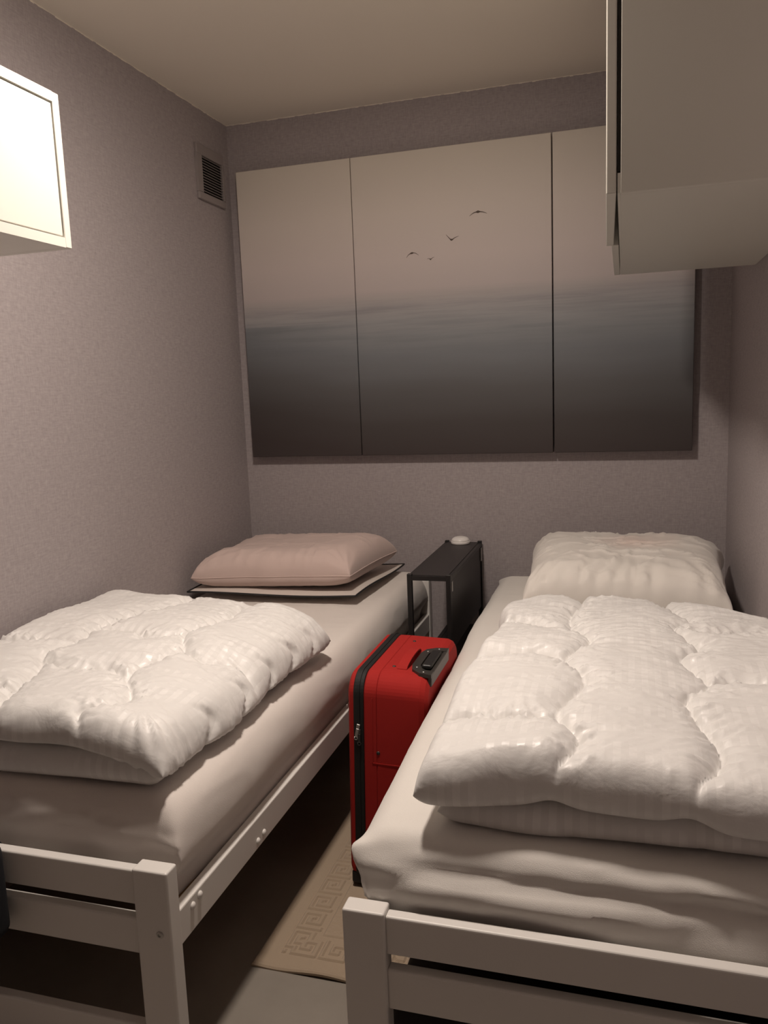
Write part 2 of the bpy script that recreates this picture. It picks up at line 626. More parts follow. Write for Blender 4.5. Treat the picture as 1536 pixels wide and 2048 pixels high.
# ================================================================ air vent on the left wall
vent = thing('air_vent', 'small square louvred air vent high on the left wall by the corner', 'vent', (0, -0.185, 2.12))
bm = bmesh.new()
y0, y1, z0, z1 = -0.293, -0.072, 2.118, 2.330
fw = 0.032
box(bm, 0, 0.013, y0, y1, z0, z0 + 0.028, 0.002, 1)
box(bm, 0, 0.013, y0, y1, z1 - 0.040, z1, 0.002, 1)
box(bm, 0, 0.013, y0, y0 + 0.036, z0 + 0.028, z1 - 0.040)
box(bm, 0, 0.015, y1 - 0.014, y1, z0 + 0.028, z1 - 0.040)
obj('frame', bm, M['vent'], vent)
obj('louvre_shade', B(0.0002, 0.002, y0 + 0.034, y1 - 0.012, z0 + 0.026, z1 - 0.038), M['dark_void'], vent)  # flat sheet, coloured dark for the shade behind the louvres
bm = bmesh.new()
ns = 13
for i in range(ns):
    zc = z0 + 0.032 + (i + 0.5) * (z1 - z0 - 0.072) / ns
    h = (z1 - z0 - 0.072) / ns
    a = [(0.002, zc + h * 0.30), (0.011, zc - h * 0.32), (0.012, zc - h * 0.22), (0.003, zc + h * 0.42)]
    vs0 = [bm.verts.new((p[0], y0 + 0.036, p[1])) for p in a]
    vs1 = [bm.verts.new((p[0], y1 - 0.014, p[1])) for p in a]
    for k in range(4):
        bm.faces.new((vs0[k], vs0[(k + 1) % 4], vs1[(k + 1) % 4], vs1[k]))
    bm.faces.new(vs0[::-1])
    bm.faces.new(vs1)
bmesh.ops.recalc_face_normals(bm, faces=bm.faces)
obj('louvre', bm, M['vent'], vent)

# ================================================================ hanging cabinets
# left one: shallow box with an inset door, facing the room
cab = thing('wall_cabinet', 'brightly lit white square cabinet hanging on the left wall', 'cabinet', (0, -2.1, 1.651))
cx, cy0, cy1, cz0, cz1, ct = 0.51, -2.46, -1.788, 1.651, 1.960, 0.020
bm = bmesh.new()
box(bm, 0.002, cx, cy0 + ct, cy1 - ct, cz0, cz0 + ct)
box(bm, 0.002, cx, cy0 + ct, cy1 - ct, cz1 - ct, cz1)
box(bm, 0.002, cx, cy1 - ct, cy1, cz0, cz1, 0.0015, 1)
box(bm, 0.002, cx, cy0, cy0 + ct, cz0, cz1, 0.0015, 1)
box(bm, 0.002, 0.010, cy0 + ct, cy1 - ct, cz0 + ct, cz1 - ct)
obj('body', bm, M['cab_white'], cab)
obj('door', B(cx - 0.020, cx - 0.002, cy0 + ct + 0.003, cy1 - ct - 0.004, cz0 + ct + 0.003, cz1 - ct - 0.004, bev=0.001, seg=1), M['cab_white'], cab)

# right one: two doors, the near door standing slightly ajar
cab = thing('wall_cabinet', 'large white two door cabinet hanging on the right wall over the bed', 'cabinet', (RW, -1.14, 1.664))
bx, y0, y1, z0, z1 = 1.628, -1.721, -0.560, 1.664, 2.38
bm = bmesh.new()
t = 0.018
box(bm, bx, RW - 0.001, y0, y0 + t, z0, z1, 0.0008, 1)
box(bm, bx, RW - 0.001, y1 - t, y1, z0, z1, 0.0008, 1)
box(bm, bx, RW - 0.001, y0 + t, y1 - t, z0, z0 + t)
box(bm, bx - 0.0055, bx - 0.0001, y0 + 0.0005, y1 - 0.0005, z0 + 0.0005, z0 + 0.035)
box(bm, bx, RW - 0.001, y0 + t, y1 - t, z1 - t, z1)
box(bm, RW - 0.010, RW - 0.001, y0 + t, y1 - t, z0 + t, z1 - t)
ym = (y0 + y1) / 2
box(bm, bx + 0.001, RW - 0.01, ym - t / 2, ym + t / 2, z0 + t, z1 - t)
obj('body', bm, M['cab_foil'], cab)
bm = B(bx - 0.0055, bx + 0.0, y0 + 0.004, y1 - 0.004, z0 + 0.038, z1 - 0.004)  # dark strip painted in for the shade of the door gap
obj('gap_shade_strip', bm, M['cab_gap'], cab)
# near door, hinged on its near edge
bm = B(-0.018, 0.0, 0.0, ym - y0 - 0.002, z0, z1 + 0.002, bev=0.0022, seg=2)
an = math.radians(1.15)
for v in bm.verts:
    x_, y_ = v.co.x, v.co.y
    v.co.x = bx - 0.0075 + x_ * math.cos(an) - y_ * math.sin(an)
    v.co.y = y0 + x_ * math.sin(an) * 0 + y_ * math.cos(an)
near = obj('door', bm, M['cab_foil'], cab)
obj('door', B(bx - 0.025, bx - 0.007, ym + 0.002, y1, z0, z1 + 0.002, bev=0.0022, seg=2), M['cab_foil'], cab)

# ================================================================ beds
def bed(x0, x1, yf, label, group, knobs, bolts):
    t_ = thing('bed', label, 'bed', ((x0 + x1) / 2, yf / 2, 0), group)
    pw, pd, ph = 0.074, 0.037, 0.470
    for px_ in (x0, x1 - pw):
        obj('foot_post', B(px_, px_ + pw, yf, yf + pd, 0, ph, bev=0.004, seg=3), M['white_lacquer'], t_)
        obj('head_post', B(px_, px_ + pw, -0.045, -0.045 + pd, 0, 0.520, bev=0.004, seg=3), M['white_lacquer'], t_)
    a, b = x0 + pw - 0.001, x1 - pw + 0.001
    for z0_, z1_ in ((0.392, 0.462), (0.290, 0.364), (0.062, 0.136)):
        obj('foot_rail', B(a, b, yf + 0.008, yf + 0.031, z0_, z1_, bev=0.004, seg=3), M['white_lacquer'], t_)
    for z0_, z1_ in ((0.392, 0.462), (0.290, 0.364)):
        obj('head_rail', B(a, b, -0.038, -0.015, z0_, z1_, bev=0.004, seg=3), M['white_lacquer'], t_)
    for s, sx in ((0, x0 + 0.003), (1, x1 - 0.026)):
        r_ = obj('side_rail', B(sx, sx + 0.023, yf + pd - 0.001, -0.044, 0.300, 0.372, bev=0.003, seg=2), M['white_lacquer'], t_)
        for (ky, kz) in knobs:
            bm_ = bmesh.new()
            kx = sx + 0.023 if s else sx
            d_ = 1 if s else -1
            lathe(bm_, [(0.0075, 0), (0.0075, d_ * 0.002), (0.0055, d_ * 0.0045), (0.002, d_ * 0.0058)], (kx, ky, kz), axis='x', seg=16)
            obj('screw_cap', bm_, M['white_plastic'], r_, smooth=True)
        obj('slat_ledge', B(sx + (-0.020 if s else 0.023), sx + (0 if s else 0.043), yf + 0.08, -0.08, 0.312, 0.335), M['slat_wood'], t_, label='bare pine ledge')
    ns_ = 16
    for i in range(ns_):
        yy = yf + 0.10 + i * (-0.16 - yf) / (ns_ - 0.2)
        obj('slat', B(x0 + 0.030, x1 - 0.030, yy, yy + 0.065, 0.3355, 0.350), M['slat_wood'], t_, label='bare pine slat')
    for px_ in bolts:
        bm_ = bmesh.new()
        lathe(bm_, [(0.0070, 0), (0.0070, -0.0015), (0.0055, -0.003), (0.0035, -0.003), (0.003, -0.0012)], (px_, yf + 0.0002, 0.345), axis='y', seg=20)
        obj('bolt', bm_, M['steel'], t_, label='zinc bolt')
    return t_


kn = [(-2.017, 0.357), (-2.045, 0.352), (-1.724, 0.322), (-1.756, 0.319)]
bed(0.010, 0.840, -2.128, 'white wooden single bed against the left wall', 'two white single beds', kn, (0.036, 0.8165))
bed(1.186, 2.008, -2.146, 'white wooden single bed against the right wall, under the cabinet', 'two white single beds', kn, (1.984,))


# ---- mattresses with fitted sheets
def mattress(quad, label, m_, post, warp=None, zc=0.461, ht=0.107, hb=0.109, seed=3, top=None):
    bm_ = bmesh.new()
    def tp(X, Y, U, V):
        h = 0.010 * fbm(X * 3, Y * 3, seed, 3) + 0.0015 * creases(X, Y, seed, 0.25, 0.12)
        if top:
            h = h + top(X, Y)
        return h
    cushion(bm_, quad, zc, ht, hb, r=0.068, p=2.3, m=16, step=0.012, warp=warp, top=tp, post=post)
    o = obj('mattress', bm_, m_, smooth=True)
    return tag(o, label, 'mattress')


def post_left(X, Y, Z, T_, s):
    # lower half hangs straight down, drawn in behind the side rail
    if s < 0:
        d_ = np.clip(0.837 - X, 0, 0.068)
        X = X + 0.9 * d_ * (d_ < 0.0675)
    side = 1 - np.clip((0.83 - X) / 0.06, 0, 1)
    foot = 1 - np.clip((Y + 2.075) / 0.05, 0, 1)
    low = np.clip((0.455 - Z) / 0.07, 0, 1)
    low = low * low * (3 - 2 * low)
    X = X - side * low * 0.027 - side * 0.010 * low * np.clip((-1.75 - Y) / 0.3, 0, 1)
    X = X + side * (0.004 * fbm(Y * 4, Z * 9, 21, 3) + 0.0018 * creases(Y, Z, 23, 0.30, 0.08))
    Y = Y + foot * (0.010 + 0.018 * fbm(X * 4, Z * 12, 31, 3) - 0.005 * creases(X, Z, 33, 0.35, 0.05))
    Y = np.maximum(Y, -2.086)
    return X, Y, Z


mattress([(0.012, -2.080), (0.838, -2.080), (0.836, -0.052), (0.012, -0.052)],
         'mattress with pale cream fitted sheet on the left bed', M['sheet'], post_left, seed=5)


def warp_r(U, V, X, Y):
    # the edge towards the gap swells outward between foot and head
    w = np.sin(np.clip(V, 0, 1) * math.pi * 0.9)
    X = X - (1 - U) ** 3 * 0.012 * w
    return X, Y


def post_right(X, Y, Z, T_, s):
    side = np.clip((1.235 - X) / 0.06, 0, 1)
    foot = (1 - np.clip((Y + 2.10) / 0.05, 0, 1))
    dz = Z - 0.461
    X = X - side * (0.003 * np.cos(dz / 0.11 * 1.3) + 0.005 * fbm(Y * 4, Z * 9, 41, 3)) \
        + side * 0.070 * np.clip((0.535 - Z) / 0.11, 0, 1)
    # pointed sheet corner at the foot by the gap
    g = np.exp(-(((X - 1.20) / 0.035) ** 2 + ((Y + 2.09) / 0.035) ** 2 + ((Z - 0.530) / 0.022) ** 2))
    X = X - g * 0.019
    Z = Z + g * 0.016
    g2 = np.exp(-(((X - 1.15) / 0.03) ** 2 + ((Y + 0.07) / 0.03) ** 2 + ((Z - 0.545) / 0.020) ** 2))
    X = X - g2 * 0.022
    Z = Z + g2 * 0.004
    # foot face: slack sheet lying in long folds
    f1 = np.exp(-((Z - (0.497 - 0.03 * (X - 1.3))) / 0.016) ** 2) * np.clip((X - 1.26) / 0.06, 0, 1) * np.clip((1.72 - X) / 0.25, 0, 1)
    Y = Y + foot * (0.016 * fbm(X * 5 + 9, Z * 16, 51, 3) - 0.016 * f1 - 0.006 * creases(X, Z, 53, 0.4, 0.04)) \
        + foot * 0.014 * np.exp(-((Z - 0.520) / 0.012) ** 2) * np.clip((X - 1.25) / 0.1, 0, 1)
    Y = np.maximum(Y, -2.112)
    return X, Y, Z


mattress([(1.180, -2.100), (2.008, -2.100), (2.008, -0.052), (1.142, -0.052)],
         'mattress with white fitted sheet on the right bed', M['sheet_white'], post_right, warp=warp_r, seed=8)


# ================================================================ duvets
def quilt_top(seams, seed, amp=0.022, sx=0.20, sy=0.034, wr=0.0048):
    def f_(X, Y, U, V):
        D, S = seam_field(X, Y, seams)
        puff = amp * (1 - np.exp(-D / 0.026)) - 0.008 * np.exp(-(D / 0.0045) ** 2)
        # short sharp puckers drawn across the stitching
        ph = S * 2 * math.pi / 0.030 + 9 * fbm(S * 8, D * 9 + 3.3, seed, 3)
        gate = np.clip(1.6 * (vnoise(S * 9, S * 0 + 1.7, seed + 3) + 0.35), 0, 1)
        puck = 0.0062 * np.exp(-D / 0.034) * (1 - np.abs(np.sin(ph * 0.5)) * 2) * gate
        big = 0.016 * fbm(X * 4, Y * 4, seed + 5, 3)
        near = 0.40 + 1.9 * np.exp(-D / 0.045)
        cr = wr * near * creases(X, Y, seed + 9, sx, sy)
        cr2 = wr * 0.7 * near * creases(X * 0.8 + Y * 0.6, Y * 0.8 - X * 0.6, seed + 19, sx * 0.8, sy * 0.9)
        cr3 = wr * 0.3 * creases(X * 0.8 - Y * 0.6, Y * 0.8 + X * 0.6, seed + 29, sx * 0.5, sy * 0.6)
        return puff + puck + big + cr + cr2 + cr3 - amp * 0.55
    return f_


def edge_wobble(seed, a=0.012, fr=7):
    def w(U, V, X, Y):
        eu = 2 * U - 1
        ev = 2 * V - 1
        X = X + np.sign(eu) * np.abs(eu) ** 6 * a * 2 * vnoise(Y * fr + 5, Y * 0 + np.sign(eu) * 3 + 8.0, seed)
        Y = Y + np.sign(ev) * np.abs(ev) ** 6 * a * 2 * vnoise(X * fr + 2, X * 0 + np.sign(ev) * 3 + 4.0, seed + 2)
        return X, Y
    return w


# ---- right duvet, folded in two on the right bed
bm = bmesh.new()
s1 = [(1.50, -0.90), (1.526, -1.022), (1.50, -1.13), (1.513, -1.263), (1.562, -1.409), (1.514, -1.561), (1.563, -1.691), (1.521, -1.855), (1.565, -1.956), (1.522, -2.06), (1.522, -2.15)]
s2 = [(1.73, -0.93), (1.759, -1.052), (1.802, -1.185), (1.754, -1.268), (1.803, -1.406), (1.757, -1.490), (1.803, -1.641), (1.752, -1.748), (1.795, -1.940), (1.751, -2.046), (1.732, -2.15)]
c1 = [(1.27, -1.885), (1.37, -1.865), (1.44, -1.878), (1.521, -1.872)]
c2 = [(1.27, -1.60), (1.36, -1.545), (1.434, -1.524), (1.514, -1.555)]
c3 = [(1.27, -1.26), (1.38, -1.235), (1.45, -1.27), (1.513, -1.263)]
c4 = [(1.80, -1.64), (1.86, -1.615), (1.914, -1.63), (2.02, -1.60)]
c5 = [(1.76, -1.27), (1.85, -1.28), (1.93, -1.25), (2.02, -1.27)]


def warp_dr(U, V, X, Y):
    X, Y = edge_wobble(3, 0.014, 6)(U, V, X, Y)
    Y = Y - V ** 3 * (0.17 * np.clip((X - 1.72) / 0.28, 0, 1) ** 1.6 + 0.12 * np.clip((1.43 - X) / 0.12, 0, 1) ** 1.6
                      + 0.018 * np.exp(-((X - 1.50) / 0.03) ** 2) + 0.02 * np.exp(-((X - 1.735) / 0.03) ** 2))
    return X, Y


def zm_r(X, Y):
    back = np.clip((Y + 1.25) / 0.30, 0, 1)
    front = np.clip((-1.5 - Y) / 0.5, 0, 1)
    return 0.660 + 0.006 * np.sin(X * 9) + 0.012 * np.clip((X - 1.5) / 0.5, 0, 1) - 0.010 * back - 0.012 * front + np.clip((-1.9 - Y) / 0.15, 0, 1) * 0.016 * (np.exp(-((X - 1.522) / 0.035) ** 2) + np.exp(-((X - 1.742) / 0.035) ** 2) - 0.25)


cushion(bm, [(1.300, -2.050), (2.006, -2.054), (2.004, -0.955), (1.312, -0.935)], zm_r,
        lambda X, Y: 0.060 + 0.008 * np.sin((Y + 2.1) * 4), 0.030, r=0.046, ru=0.032, p=2.2, m=9, step=0.0048,
        warp=warp_dr, top=quilt_top([s1, s2, c1, c2, c3, c4, c5], 70, amp=0.024))
# lower layer, a little shorter at the foot and the gap side
b1 = [(1.50, -2.12), (1.53, -2.0), (1.56, -1.9)]
b2 = [(1.70, -2.12), (1.73, -2.05), (1.78, -1.98), (1.80, -1.9)]
cushion(bm, [(1.324, -2.018), (2.004, -2.024), (2.002, -1.20), (1.345, -1.10)],
        lambda X, Y: 0.596 + 0.005 * np.sin(X * 11 + 1), 0.034, 0.030, r=0.040, p=2.0, m=7, step=0.010,
        warp=edge_wobble(11, 0.014, 8),
        top=lambda X, Y, U, V: 0.004 * fbm(X * 8, Y * 8, 5, 2),
        bot=lambda X, Y, U, V: np.zeros_like(X),
        post=lambda X, Y, Z, T_, s: (X, Y - 0.010 * np.clip((-1.99 - Y) / 0.04, 0, 1) * (1 - np.exp(-np.minimum(abs(X - 1.535 + (Z - .6) * 0.8), abs(X - 1.745 + (Z - .6) * 0.9)) / 0.03)), Z))
o = obj('duvet', bm, M['duvet'], smooth=True)
tag(o, 'thick white quilted duvet folded flat on the right bed, touching the white pillow', 'duvet', 'folded white duvets')

# ---- left duvet
bm = bmesh.new()
L1 = [(0.40, -2.10), (0.392, -2.006), (0.365, -1.925), (0.315, -1.791), (0.262, -1.709), (0.282, -1.609), (0.265, -1.501), (0.312, -1.322), (0.376, -1.144), (0.39, -1.05)]
L2 = [(0.64, -2.13), (0.615, -2.05), (0.592, -2.005), (0.647, -1.945), (0.620, -1.877), (0.556, -1.795), (0.552, -1.713), (0.592, -1.615), (0.535, -1.50), (0.582, -1.37), (0.56, -1.26), (0.574, -1.15)]
C1 = [(0.556, -1.795), (0.47, -1.755), (0.38, -1.775), (0.289, -1.743)]
C2 = [(0.535, -1.50), (0.462, -1.545), (0.38, -1.500), (0.268, -1.51)]
C3 = [(0.60, -1.62), (0.67, -1.66), (0.74, -1.63), (0.84, -1.65)]
C4 = [(0.0, -1.60), (0.09, -1.63), (0.18, -1.60), (0.28, -1.61)]
C5 = [(0.0, -1.93), (0.12, -1.90), (0.24, -1.95), (0.36, -1.92)]


def zm_l(X, Y):
    drop = np.clip((X - 0.60) / 0.20, 0, 1)
    return 0.660 - 0.048 * drop * drop + 0.004 * np.sin(Y * 8)


def ht_l(X, Y):
    drop = np.clip((X - 0.60) / 0.22, 0, 1)
    return 0.062 - 0.006 * drop + 0.004 * np.sin(Y * 7 + 1)


def warp_dl(U, V, X, Y):
    X, Y = edge_wobble(23, 0.010, 9)(U, V, X, Y)
    return X, Y


def post_dl(X, Y, Z, T_, s):
    # scalloped stitches pull the folded right hand side in
    side = np.clip((X - 0.725) / 0.07, 0, 1)
    for yy, a in ((-1.30, .010), (-1.42, .012), (-1.55, .010), (-1.70, .012), (-1.86, .010)):
        X = X - side * a * np.exp(-((Y - yy - 0.02 * np.sin((Z - .62) * 60)) / 0.012) ** 2)
    X = X + side * 0.004 * creases(Y, Z, 77, 0.02, 0.10)
    # tied-in front corner
    g = np.exp(-((X - 0.77) / 0.06) ** 2 - ((Y + 2.03) / 0.06) ** 2)
    ang = np.arctan2(Y + 1.96, X - 0.70)
    Z = Z + g * 0.009 * T_ * np.sin(ang * 17)
    return X, Y, Z


cushion(bm, [(0.012, -2.036), (0.800, -2.052), (0.816, -1.180), (0.012, -1.090)], zm_l, ht_l,
        lambda X, Y: 0.018 + 0.010 * np.clip((X - 0.66) / 0.14, 0, 1), r=0.050, p=2.1, m=9, step=0.0048,
        warp=warp_dl, top=quilt_top([L1, L2, C1, C2, C3, C4, C5], 170, amp=0.022), post=post_dl)
cushion(bm, [(0.014, -2.026), (0.772, -2.040), (0.780, -1.26), (0.014, -1.15)],
        lambda X, Y: 0.604 + 0.003 * np.sin(X * 12), 0.036, 0.032, r=0.038, p=2.0, m=7, step=0.010,
        warp=edge_wobble(31, 0.010, 8), top=lambda X, Y, U, V: 0.004 * fbm(X * 8, Y * 8, 9, 2))
o = obj('duvet', bm, M['duvet'], smooth=True)
tag(o, 'white quilted duvet folded on the foot half of the left bed', 'duvet', 'folded white duvets')


# ================================================================ pillows
def pillow(bm, quad, zm, ht, hb, r, seed, cave=0.03, wr=0.004, rad=None, p=1.9, step=0.006, corner=0.006):
    def w(U, V, X, Y):
        eu, ev = 2 * U - 1, 2 * V - 1
        cxm, cym = X.mean(), Y.mean()
        X = X - np.sign(X - cxm) * cave * np.abs(eu) ** 2.5 * (1 - ev ** 2)
        Y = Y - np.sign(Y - cym) * cave * np.abs(ev) ** 2.5 * (1 - eu ** 2)
        X = X + 0.008 * np.abs(eu) ** 5 * vnoise(Y * 11, Y * 0 + 2.2, seed)
        Y = Y + 0.010 * np.abs(ev) ** 5 * vnoise(X * 11, X * 0 + 4.2, seed)
        return X, Y

    def f_(X, Y, U, V):
        eu, ev = 2 * U - 1, 2 * V - 1
        h = 0.012 * fbm(X * 5, Y * 5, seed, 3)
        # creases radiating from the corners and running in from the edges
        tot = 0
        for su in (-1, 1):
            for sv in (-1, 1):
                dx, dy = eu - su, ev - sv
                dd = np.hypot(dx, dy)
                an_ = np.arctan2(dy, dx)
                tot = tot + np.exp(-dd / 0.42) * np.sin(an_ * 17 + 5 * vnoise(dd * 3, an_, seed + 7)) * np.clip(dd * 5, 0, 1)
        edge = (0.35 + 0.65 * (ev < 0)) * np.exp(-(1 - np.abs(ev)) / 0.28) * np.sin(X * 2 * math.pi / 0.055 + 6 * vnoise(X * 7, Y * 9, seed + 2))
        h = h + corner * tot + wr * edge + wr * creases(X, Y, seed + 4, 0.12, 0.07)
        return h
    cushion(bm, quad, zm, ht, hb, r=r, p=p, m=22, step=step, warp=w, top=f_,
            bot=lambda X, Y, U, V: -0.2 * f_(X, Y, U, V))
    return bm


# flat pad with black piping under the mauve pillow
bm = bmesh.new()
quad = [(0.045, -0.665), (0.712, -0.640), (0.742, -0.075), (0.060, -0.075)]
zpad = lambda X, Y: 0.592 + 0.012 * X + 0.006 * np.sin(X * 7 + 1) + 0.006 * np.sin(Y * 9)
cushion(bm, quad, zpad, 0.004, 0.022, r=0.20, p=1.5, m=12, step=0.02)
o = obj('flat_pillow', bm, M['pad'], smooth=True)
tag(o, 'thin flat white pillow with black piped edge lying under the mauve pillow', 'pillow')
bm = bmesh.new()
pts = []
for a, b in zip(quad, quad[1:] + quad[:1]):
    for k in range(40):
        t = k / 40
        x_, y_ = a[0] + (b[0] - a[0]) * t, a[1] + (b[1] - a[1]) * t
        pts.append((x_, y_, float(zpad(np.array(x_), np.array(y_))) + 0.0005))
tube(bm, pts + [pts[0]], 0.0036, 8)
obj('piping', bm, M['black_tape'], o, smooth=True, label='black piping')

bm = bmesh.new()
pillow(bm, [(0.052, -0.640), (0.686, -0.612), (0.735, -0.150), (0.050, -0.130)],
       lambda X, Y: 0.648 + 0.020 * np.clip((X - 0.1) / 0.6, 0, 1), 0.094, 0.054, 0.15, 301, cave=0.012, wr=0.0045, p=2.7)
bd = [BORDER[k_] for k_ in range(0, len(BORDER), 3)]
tube(bm, bd + [bd[0]], 0.0022, 6)
o = obj('pillow', bm, M['pillow_mauve'], smooth=True)
tag(o, 'plump mauve beige pillow at the head of the left bed', 'pillow')

bm = bmesh.new()
pillow(bm, [(1.325, -0.795), (1.945, -0.835), (1.992, -0.150), (1.286, -0.110)],
       lambda X, Y: 0.640 + 0.018 * np.clip((Y + 0.8) / 0.7, 0, 1), 0.122, 0.060, 0.17, 411, cave=0.016, wr=0.0095, p=2.7, corner=0.009)
o = obj('pillow', bm, M['pillow_white'], smooth=True)
tag(o, 'rumpled white pillow with faint pink tint at the head of the right bed', 'pillow')

# ================================================================ narrow black side unit between the beds
sh = thing('side_table', 'tall narrow black metal side table between the bed heads', 'table', (0.99, -0.34, 0))
x0, x1, y0, y1, zt = 0.912, 1.068, -0.662, -0.018, 0.690
tw = 0.017
for (a, b) in ((x0, y0), (x1 - tw, y0), (x0, y1 - tw), (x1 - tw, y1 - tw)):
    obj('leg', B(a, a + tw, b, b + tw, 0, zt + 0.004, bev=0.0012, seg=1), M['black_metal'], sh)
for z_ in (zt - 0.018, 0.315):
    for b_ in ((x0 + tw, x1 - tw, y0 + 0.001, y0 + tw - 0.001), (x0 + tw, x1 - tw, y1 - tw + 0.001, y1 - 0.001),
               (x0 + 0.001, x0 + tw - 0.001, y0 + tw, y1 - tw), (x1 - tw + 0.001, x1 - 0.001, y0 + tw, y1 - tw)):
        obj('frame_rail', B(*b_, z_, z_ + 0.015), M['black_metal'], sh)
obj('table_top', B(x0 + tw - 0.004, x1 - tw + 0.004, y0 + tw - 0.004, y1 - tw + 0.004, zt - 0.010, zt - 0.001), M['dark_panel'], sh)
obj('shelf', B(x0 + tw, x1 - tw, y0 + tw, y1 - tw, 0.318, 0.329), M['black_metal'], sh)
obj('side_panel', B(x1 - 0.011, x1 - 0.005, y0 + tw + 0.012, y1 - tw - 0.002, 0.415, zt - 0.014), M['dark_panel'], sh, label='dark grey side panel')
bm = bmesh.new()
box(bm, x1 - 0.003, x1 + 0.0015, y0 + tw + 0.001, y0 + tw + 0.012, 0.632, 0.668, bev=0.0006, seg=1)
obj('bracket', bm, M['steel'], sh, label='small metal bracket')
bm = bmesh.new()
box(bm, x1 - 0.003, x1 + 0.0015, y1 - tw - 0.014, y1 - tw - 0.001, 0.612, 0.668, bev=0.0006, seg=1)
obj('bracket', bm, M['steel'], sh, label='small metal bracket')

# push light on its top
pl = thing('push_light', 'small round white push light on the black side table', 'lamp', (0.985, -0.055, 0.689))
obj('base', lathe(bmesh.new(), [(0.038, 0), (0.040, 0.002), (0.040, 0.010), (0.0385, 0.012)], (0.985, -0.062, 0.689), seg=40), M['white_plastic'], pl, smooth=True)
prof = [(0.0375 * math.cos(a_) ** 0.8 if a_ < 1.5 else 0.001, 0.012 + 0.018 * math.sin(a_)) for a_ in np.linspace(0, 1.55, 12)]
obj('dome', lathe(bmesh.new(), prof, (0.985, -0.062, 0.689), seg=40), M['white_plastic'], pl, smooth=True)

# ================================================================ red suitcase
def ring_profile(y0, y1, z0, z1, rt, rb, n_=10):
    pts = []
    for (cy_, cz_, r_, a0) in ((y1 - rt, z1 - rt, rt, 0), (y0 + rt, z1 - rt, rt, 90), (y0 + rb, z0 + rb, rb, 180), (y1 - rb, z0 + rb, rb, 270)):
        for i in range(n_ + 1):
            a_ = math.radians(a0 + 90 * i / n_)
            pts.append((cy_ + r_ * math.cos(a_), cz_ + r_ * math.sin(a_)))
    return pts


def loft(bm, sections, cap=True):
    rings = [[bm.verts.new((x_, p[0], p[1])) for p in pr] for x_, pr in sections]
    N = len(rings[0])
    for a, b in zip(rings, rings[1:]):
        for i in range(N):
            bm.faces.new((a[i], a[(i + 1) % N], b[(i + 1) % N], b[i]))
    if cap:
        bm.faces.new(rings[0])
        bm.faces.new(rings[-1][::-1])
    bmesh.ops.recalc_face_normals(bm, faces=bm.faces)
    return bm


SY0, SY1, SZ0, SZ1 = -1.432, -1.030, 0.028, 0.604
case = thing('suitcase', 'upright red fabric suitcase between the two beds', 'suitcase', (1.06, -1.23, 0))
def sec(x_, d_, rt=0.055, rb=0.035):
    return (x_, ring_profile(SY0 + d_, SY1 - d_, SZ0 + d_, SZ1 - d_, max(rt - d_ * 0.5, 0.01), max(rb - d_ * 0.5, 0.01)))
bm = loft(bmesh.new(), [sec(0.9985, 0.003), sec(1.002, 0.0005), sec(1.032, 0.0), sec(1.0335, 0.0016), sec(1.035, 0.0), sec(1.145, 0.001), sec(1.158, 0.006), sec(1.166, 0.016)])
obj('shell', bm, M['red'], case, smooth=False)
bm = loft(bmesh.new(), [sec(0.952, 0.030), sec(0.954, 0.012), sec(0.961, 0.003), sec(0.971, 0.002)])
obj('lid', bm, M['red'], case)
bm = loft(bmesh.new(), [sec(0.9705, 0.0015), sec(0.973, -0.0005), sec(0.9835, -0.001), sec(0.984, -0.0035), sec(0.988, -0.0035), sec(0.9885, -0.001), sec(0.997, -0.0005), sec(0.9985, 0.0015)])
zipband = obj('zipper', bm, M['black_zip'], case, label='wide black zip band')
# zip pulls
def pull(x_, y_, z_, m_, parent, tilt=0.12, L=0.032):
    bm_ = bmesh.new()
    box(bm_, -0.0045, 0.0045, -0.004, 0.001, -0.004, 0.010, 0.001, 1)
    ring = [(math.cos(a_) * 0.0042, math.sin(a_) * 0.0042) for a_ in np.linspace(0, 2 * math.pi, 17)[:-1]]
    for (h0, h1) in ((-0.006, -L),):
        box(bm_, -0.0042, 0.0042, -0.0048, -0.0034, -L * 0.80, -0.002, 0.0008, 1)
        tube(bm_, [(p[0], -0.0041, -L * 0.80 - 0.003 + p[1]) for p in ring + ring[:1]], 0.0013, 6)
    for v in bm_.verts:
        x2 = v.co.x * math.cos(tilt) + v.co.z * math.sin(tilt)
        z2 = -v.co.x * math.sin(tilt) + v.co.z * math.cos(tilt)
        v.co = Vector((x2 + x_, v.co.y + y_, z2 + z_))
    obj('zip_pull', bm_, m_, parent, label='metal zip pull')
pull(0.9835, SY0 - 0.001, 0.462, M['steel'], zipband, 0.18)
pull(0.9865, SY0 - 0.001, 0.448, M['dark_plastic'], zipband, -0.02)
bm = bmesh.new()
ring = [(0.9515, SY0 + 0.008 + math.cos(a_) * 0.0025, 0.512 + math.sin(a_) * 0.005) for a_ in np.linspace(0, 2 * math.pi, 13)]
tube(bm, ring, 0.0014, 6)
obj('zip_ring', bm, M['steel'], case, label='small bright metal ring')
# rivets
def rivet(c, ax, m_=M['dark_plastic']):
    d_ = -1 if ax == 'y' else 1
    bm_ = lathe(bmesh.new(), [(0.0052, 0), (0.0050, d_ * 0.0012), (0.0034, d_ * 0.0026), (0.0012, d_ * 0.003)], c, axis=ax, seg=16)
    obj('rivet', bm_, m_, case, smooth=True, label='dark metal rivet')
rivet((1.057, -1.345, SZ1 - 0.001), 'z')
rivet((1.057, -1.128, SZ1 - 0.001), 'z')
rivet((1.037, SY0 + 0.001, 0.397), 'y')
